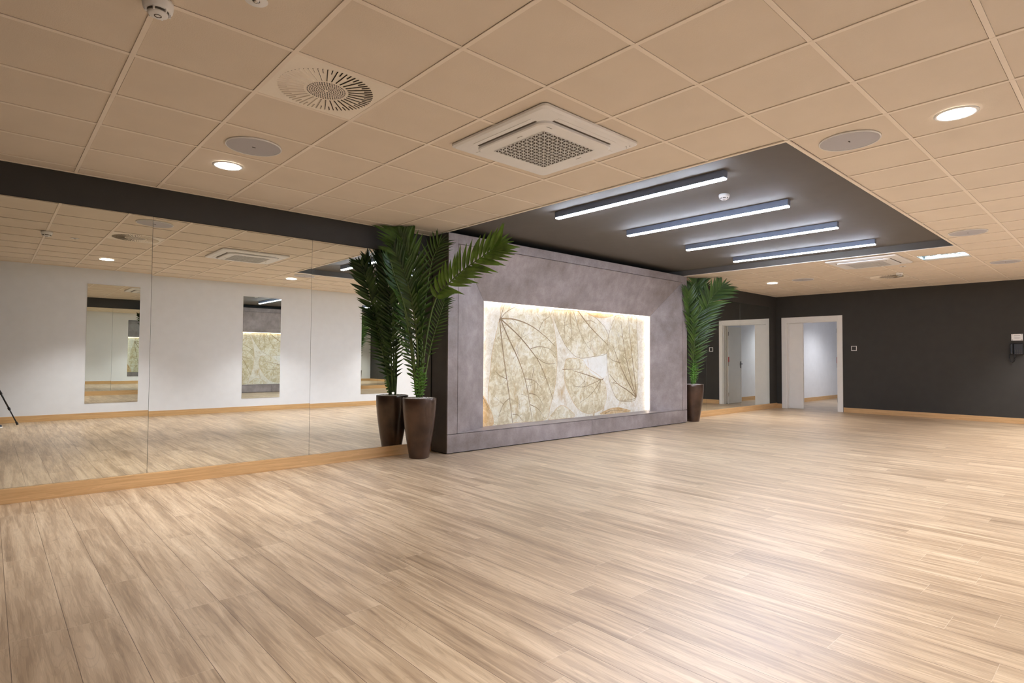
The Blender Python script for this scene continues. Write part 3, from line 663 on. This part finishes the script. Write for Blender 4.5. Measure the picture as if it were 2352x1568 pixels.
# ================================================================== wall fittings on the far wall
t = thing('light_switch', 'small light switch with pale square frame on the charcoal wall right of the doorway', 'switch', (X1, .885, 1.435))
bm = bmesh.new(); q = .042; o_ = .055
box(bm, (-.008, -o_, -o_), (0, -q, o_)); box(bm, (-.008, q, -o_), (0, o_, o_)); box(bm, (-.008, -q, -o_), (0, q, -q)); box(bm, (-.008, -q, q), (0, q, o_))
obj('frame', bm, M['white_pl2'], t, bevel=.001)
obj('rocker', B(((-.006, -q, -q), (0, -.001, q)), ((-.006, .001, -q), (0, q, q))), M['dark_paint'], t)
t = thing('wall_sign', 'small white plaque with four corner screws above the wall telephone', 'sign', (X1, -1.87, 1.62))
obj('plate', B(((-.004, -.082, -.062), (0, .082, .062))), M['white_pl'], t)
for sy in (-1, 1):
    for sz in (-1, 1):
        bm = bmesh.new(); tube(bm, [(-.006, sy*.068, sz*.048), (-.0035, sy*.068, sz*.048)], .006, 10); obj('screw', bm, M['grey_dark'], t)
obj('print', B(((-.0046, -.045, .026), (-.0042, .045, .034)), ((-.0046, -.04, -.006), (-.0042, .04, -.002)), ((-.0046, -.05, -.016), (-.0042, .05, -.012)), ((-.0046, -.035, -.026), (-.0042, .035, -.022))), M['grille'], t)
t = thing('wall_telephone', 'black wall telephone with handset and hanging cord below the white plaque', 'telephone', (X1, -1.86, 1.40))
obj('body', B(((-.045, -.10, -.11), (0, .045, .105))), M['blackpl'], t, bevel=.012)
bm = bmesh.new()
box(bm, (-.085, .045, -.10), (-.05, .085, .10)); box(bm, (-.055, .043, .055), (-.02, .087, .10)); box(bm, (-.055, .043, -.10), (-.02, .087, -.055))
obj('handset', bm, M['blackpl'], t, bevel=.01)
obj('cradle', B(((-.03, .04, -.10), (0, .085, .09))), M['blackpl'], t, bevel=.005)
bm = bmesh.new()
for i in range(4):
    for j in range(3): box(bm, (-.048, -.075+.026*i, -.085+.028*j), (-.0445, -.061+.026*i, -.073+.028*j))
obj('keypad', bm, M['grey_dark'], t)
bm = bmesh.new(); P = []
for i in range(33):
    a = i/32; th = PI*a
    P.append((-.025-.004*math.cos(i*2.2), .062+.040*math.cos(th)+(.0), -.10-.145*math.sin(th)**.55))
tube(bm, P, .0085, 8)
for i in range(120):
    pass
obj('coiled_cord', bm, M['blackpl'], t, smooth=True)

# ================================================================== potted palms
def palm_pot(t):
    bm = bmesh.new()
    prof = [(0, .0), (.108, .0), (.116, .006), (.125, .06), (.142, .16), (.160, .27), (.175, .38), (.187, .48), (.195, .57), (.198, .64), (.198, .695), (.194, .700), (.184, .700), (.182, .66), (0, .66)]
    lathe(bm, prof, 64); obj('pot', bm, M['pot'], t, smooth=True)
    bm = bmesh.new(); rr = random.Random(11)
    lathe(bm, [(0, .682), (.18, .678)], 40)
    for i in range(420):
        a = rr.uniform(0, 2*PI); r = .172*math.sqrt(rr.random()); sz = rr.uniform(.006, .012)
        mt_ = Matrix.Translation((r*math.cos(a), r*math.sin(a), .686+.012*(1-(r/.18)**2)+rr.uniform(0, .004))) @ Matrix.Rotation(rr.uniform(0, 6), 4, 'Z') @ Matrix.Diagonal((sz*rr.uniform(.8, 1.3), sz, sz*.7, 1))
        bmesh.ops.create_icosphere(bm, subdivisions=1, radius=1, matrix=mt_)
    obj('gravel', bm, M['gravel'], t, kind='stuff')
def cr(pts, u):
    n = len(pts)-1; i = min(int(u*n), n-1); t = u*n-i
    p0, p1, p2, p3 = (pts[min(max(i+k, 0), n)] for k in (-1, 0, 1, 2))
    return .5*((2*p1)+(p2-p0)*t+(2*p0-5*p1+4*p2-p3)*t*t+(3*p1-p0-3*p2+p3)*t**3)
def clampv(v, side):
    v = v.copy()
    v.z = min(v.z, H-.012)
    v.y = min(v.y, Y1-.02)
    if side == 'near':
        if v.y > FY-.012 and v.x > FX0-.012: v.x = FX0-.012 if v.y-FY > v.x-FX0 else v.x; v.y = v.y if v.x <= FX0-.011 else FY-.012
    else:
        if v.y > FY-.012 and v.x < FX1+.012:
            if FX1-v.x < v.y-FY: v.x = FX1+.012
            else: v.y = FY-.012
    return v
def frond(t, base, pts, side, start=.25, n=22, ml=.28, ww=.015, normal=None, ang=42, droop=.10, seed=1, mat='leaf', stem='stem', twist=0):
    rr = random.Random(seed); P = [Vector(p)-base for p in pts]
    Nn = Vector(normal if normal else (-.674, -.739, .15)).normalized()
    bm = bmesh.new()
    def blade(root, d, nrm, ln, w):
        for _ in range(2):           # turn leaflets away from the mirrors and the panel instead of through them
            tip = base+root+d*ln
            if tip.y > Y1-.035: d = Vector((d.x, (Y1-.035-(base+root).y)/ln, d.z)).normalized()
            if side == 'near' and tip.x > FX0-.02 and tip.y > FY-.02:
                if (base+root).y < FY-.02: d = Vector((d.x, (FY-.03-(base+root).y)/ln, d.z)).normalized()
                else: d = Vector((max(-1, (FX0-.02-(base+root).x)/ln), d.y, d.z)).normalized()
            if side == 'far' and tip.x < FX1+.02 and tip.y > FY-.02: d = Vector((d.x, (FY-.03-(base+root).y)/ln, d.z)).normalized()
        nrm = (nrm-d*nrm.dot(d)).normalized()
        k = 7; side_v = d.cross(nrm).normalized(); rows = []
        for i in range(k+1):
            u = i/k
            wd = w*(math.sin(PI*min(1, u*1.0)**.62)**.9 if 0 < u < 1 else 0)
            if i == 0: wd = w*.35
            p = root + d*ln*u + Vector((0,0,-1))*droop*ln*u*u*1.6 + nrm*.02*math.sin(u*PI)
            fold = nrm*wd*.35
            q = [clampv(base+p+side_v*wd+fold, side)-base, clampv(base+p, side)-base, clampv(base+p-side_v*wd+fold, side)-base]
            rows.append([bm.verts.new(v) for v in q] if i < k else [bm.verts.new(q[1])])
        for a, b in zip(rows, rows[1:]):
            if len(b) == 3:
                bm.faces.new((a[0], a[1], b[1], b[0])); bm.faces.new((a[1], a[2], b[2], b[1]))
            else:
                bm.faces.new((a[0], a[1], b[0])); bm.faces.new((a[1], a[2], b[0]))
    for i in range(n):
        f = i/(n-1); u = start+(1-start)*f*.985
        p = cr(P, u); tg = (cr(P, min(1, u+.02))-cr(P, max(0, u-.02))).normalized()
        sd = tg.cross(Nn).normalized(); nn = sd.cross(tg).normalized()
        ln = ml*(math.sin(PI*(.18+.57*f))**.8)
        for s in (-1, 1):
            a = math.radians(ang*(1-.30*f)+rr.uniform(-5, 5))
            el = rr.uniform(.0, .35)+twist
            d = (tg*math.cos(a)+(sd*s*math.cos(el)+nn*math.sin(el))*math.sin(a)).normalized()
            blade(p+tg*rr.uniform(-.004, .004), d, (nn-d*nn.dot(d)).normalized(), ln*rr.uniform(.9, 1.08), ww*rr.uniform(.85, 1.1))
    # terminal leaflets
    tg = (P[-1]-cr(P, .95)).normalized()
    for a in (-.25, .05, .3):
        sd = tg.cross(Nn).normalized(); d = (tg+sd*a).normalized(); blade(P[-1]-tg*.02, d, (Nn-d*Nn.dot(d)).normalized(), ml*.62, ww*.8)
    fo = obj('frond', bm, M[mat], t)
    bs = bmesh.new(); K = 26
    tube(bs, [clampv(base+cr(P, i/K), side)-base for i in range(K+1)], [.0105*(1-.75*i/K)+.002 for i in range(K+1)], 8)
    obj('stalk', bs, M[stem], fo, smooth=True)
def palm(base, fr, side, label, cfg, rnd):
    t = thing('potted_palm', label, 'potted plant', base, 'potted palms beside the feature wall')
    palm_pot(t); b = Vector(base)
    for k_, pts in fr.items():
        c = dict(cfg.get(k_, {})); frond(t, b, pts, side, seed=ord(k_)+rnd, **c)
    # short canes and basal shoots
    rr = random.Random(rnd)
    for i in range(5):
        a = rr.uniform(0, 6.28); bx, by = .035*math.cos(a), .035*math.sin(a)
        bs = bmesh.new(); h = rr.uniform(.95, 1.25)
        tube(bs, [(bx, by, .66), (bx*1.3, by*1.3, .85), (bx*1.6, by*1.6, h)], [.013, .011, .006], 8)
        obj('cane', bs, M['stem'], t, smooth=True)
    for i in range(4):
        a = rr.uniform(PI, 1.6*PI); dx, dy = math.cos(a), math.sin(a)
        pts = [b+Vector((dx*.03, dy*.03, .70)), b+Vector((dx*.05, dy*.05, .80)), b+Vector((dx*.07, dy*.07, .90)), b+Vector((dx*.075, dy*.075, .98+.05*i))]
        frond(t, b, pts, side, start=.15, n=9, ml=.085, ww=.008, ang=50, droop=.2, seed=50+i+rnd, mat='leaf_fresh', stem='stem_g')
M['leaf_mid'] = simple('half_lit_palm_leaf', (.055,.12,.018), .38, var=.5, scale=6)  # leaf copy with some lamplight put into its green, for the tall frond
M['leaf_sun'] = simple('lit_palm_leaf', (.11,.21,.026), .38, var=.45, scale=7)  # brightest leaf copy: lamplight on the arching frond painted into its colour
M['leaf_fresh'] = simple('fresh_palm_leaf', (.12,.30,.04), .4, var=.35, scale=9)
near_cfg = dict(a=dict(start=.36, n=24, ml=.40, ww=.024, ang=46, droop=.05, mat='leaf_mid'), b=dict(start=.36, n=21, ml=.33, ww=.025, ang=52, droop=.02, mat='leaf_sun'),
    c=dict(start=.30, n=18, ml=.19, ww=.010, ang=52), d=dict(start=.30, n=18, ml=.30, ang=50, ww=.013), e=dict(start=.30, n=22, ml=.27, ww=.022, ang=48, normal=(-.72, .68, .1)),
    f=dict(start=.2, n=22, ml=.24, ww=.014, ang=55, normal=(-.3, .95, .1)), g=dict(start=.28, n=24, ml=.30, ww=.019, ang=46), h=dict(start=.25, n=22, ml=.28, ww=.017, ang=50, normal=(-.95, .1, .1)),
    i=dict(start=.25, n=24, ml=.28, ww=.022, ang=46, normal=(-.67, .74, .05)), j=dict(start=.15, n=26, ml=.24, ww=.013, ang=52, normal=(-.6, .8, .05)))
NEAR['i'] = [(3.24, 2.33, .74), (3.17, 2.38, 1.4), (3.11, 2.42, 1.95), (3.06, 2.43, 2.38)]
NEAR['j'] = [(3.27, 2.33, .74), (3.22, 2.38, 1.2), (3.19, 2.43, 1.6), (3.16, 2.45, 1.95)]
far_cfg = dict(a=dict(start=.40, n=20, ml=.44, ww=.026, ang=50), b=dict(start=.42, n=18, ml=.46, ww=.026, ang=52), c=dict(start=.35, n=18, ml=.34, ww=.024, ang=48),
    d=dict(start=.2, n=22, ml=.42, ww=.016, ang=54), e=dict(start=.3, n=26, ml=.32, ww=.016, ang=48), f=dict(start=.15, n=22, ml=.36, ww=.016, ang=56))
palm((3.26, 2.29, 0), NEAR, 'near', 'tall potted palm in a bronze pot, the nearer one, between mirrors and feature wall', near_cfg, 1)
palm((9.38, 2.30, 0), FAR, 'far', 'tall potted palm in a brown pot, right of the feature wall, the farther one', far_cfg, 9)

# ================================================================== photographer's tripod and shoe, seen in the left mirror
tp = Vector((-.56, -3.53, 0)); t = thing('tripod', 'black camera tripod whose leg shows at the left edge of the mirror', 'tripod', tp)
top = Vector((0, 0, .96))
for ang_, rr_ in ((-19, .46), (101, .34), (221, .40)):
    a = math.radians(ang_); ft = Vector((math.cos(a)*rr_, math.sin(a)*rr_, .012)); rt = top+Vector((math.cos(a)*.04, math.sin(a)*.04, 0))
    bm = bmesh.new(); tube(bm, [rt, rt.lerp(ft, .45)], .014, 12); tube(bm, [rt.lerp(ft, .44), rt.lerp(ft, .72)], .0115, 12); tube(bm, [rt.lerp(ft, .71), ft], .009, 12)
    lg = obj('leg', bm, M['blackpl'], t, smooth=True)
    for q in (.45, .72):
        bm = bmesh.new(); tube(bm, [rt.lerp(ft, q-.018), rt.lerp(ft, q+.018)], .018, 12)
        obj('leg_clamp', bm, M['blackpl'], lg)
    bm = bmesh.new(); tube(bm, [ft+(rt-ft).normalized()*.05, ft+Vector((0, 0, .0))], [.014, .017], 12); obj('rubber_foot', bm, M['blackpl'], lg)
bm = bmesh.new(); tube(bm, [(0, 0, .62), (0, 0, 1.02)], .013, 12); lathe(bm, [(0, .93), (.045, .93), (.045, .975), (0, .975)], 20); obj('centre_column', bm, M['blackpl'], t, smooth=False)
bm = bmesh.new(); lathe(bm, [(0, 1.02), (.025, 1.02), (.032, 1.045), (.025, 1.07), (.03, 1.08), (.03, 1.09), (0, 1.09)], 20); obj('ball_head', bm, M['blackpl'], t, smooth=True)
t = thing('shoe', 'dark shoe with pale sole beside the tripod foot, seen at the left mirror edge', 'shoe', (-.47, -3.43, 0), rotz=math.radians(3))
bm = bmesh.new()
secs = [(-.13, .030, .085), (-.10, .036, .095), (-.04, .038, .09), (.02, .040, .07), (.08, .046, .05), (.12, .040, .035), (.15, .018, .022)]
loft(bm, [[(x, w_*math.cos(a), .018+max(0, h_*math.sin(a))) for a in [2*PI*k/20 for k in range(20)]] for x, w_, h_ in secs])
bm.faces.new([v for v in bm.verts[:20]])
obj('upper', bm, simple('navy_shoe_fabric', (.03,.045,.07), .7), t, smooth=True)
bm = bmesh.new(); loft(bm, [[(x*1.03, y*1.0, z_) for (x, y) in [(-.135, 0), (-.12, .034), (-.04, .04), (.03, .043), (.09, .05), (.13, .04), (.155, .0), (.13, -.036), (.09, -.046), (.03, -.042), (-.04, -.038), (-.12, -.034)]] for z_ in (0, .02)])
obj('sole', bm, M['white_pl2'], t)

# ================================================================== unseen lamps added to light the corridor
t = thing('corridor_added_lamp', 'unseen downlight added to light the corridor beyond the doorway', 'ceiling lamp', (16.9, 1.7, 2.5))
bm = bmesh.new(); lathe(bm, [(0, -.004), (.09, -.004), (.11, -.002), (.11, 0)], 32); obj('diffuser', bm, M['lamp'], t)
ld = bpy.data.lights.new('corridor_beam', 'SPOT'); ld.energy = CORR_W; ld.color = DOWN_COL; ld.spot_size = math.radians(150); ld.spot_blend = .8; ld.shadow_soft_size = .09
lo = bpy.data.objects.new('corridor_beam', ld); C.objects.link(lo); lo.parent = t; lo.location = (0, 0, -.02)
t = thing('corridor_added_lamp', 'second unseen downlight, added to light the end of the corridor', 'ceiling lamp', (19.7, 3.4, 2.5))
bm = bmesh.new(); lathe(bm, [(0, -.004), (.09, -.004), (.11, -.002), (.11, 0)], 32); obj('diffuser', bm, M['lamp'], t)
ld = bpy.data.lights.new('corridor_beam', 'SPOT'); ld.energy = CORR_W*.7; ld.color = DOWN_COL; ld.spot_size = math.radians(150); ld.spot_blend = .8; ld.shadow_soft_size = .09
lo = bpy.data.objects.new('corridor_beam', ld); C.objects.link(lo); lo.parent = t; lo.location = (0, 0, -.02)
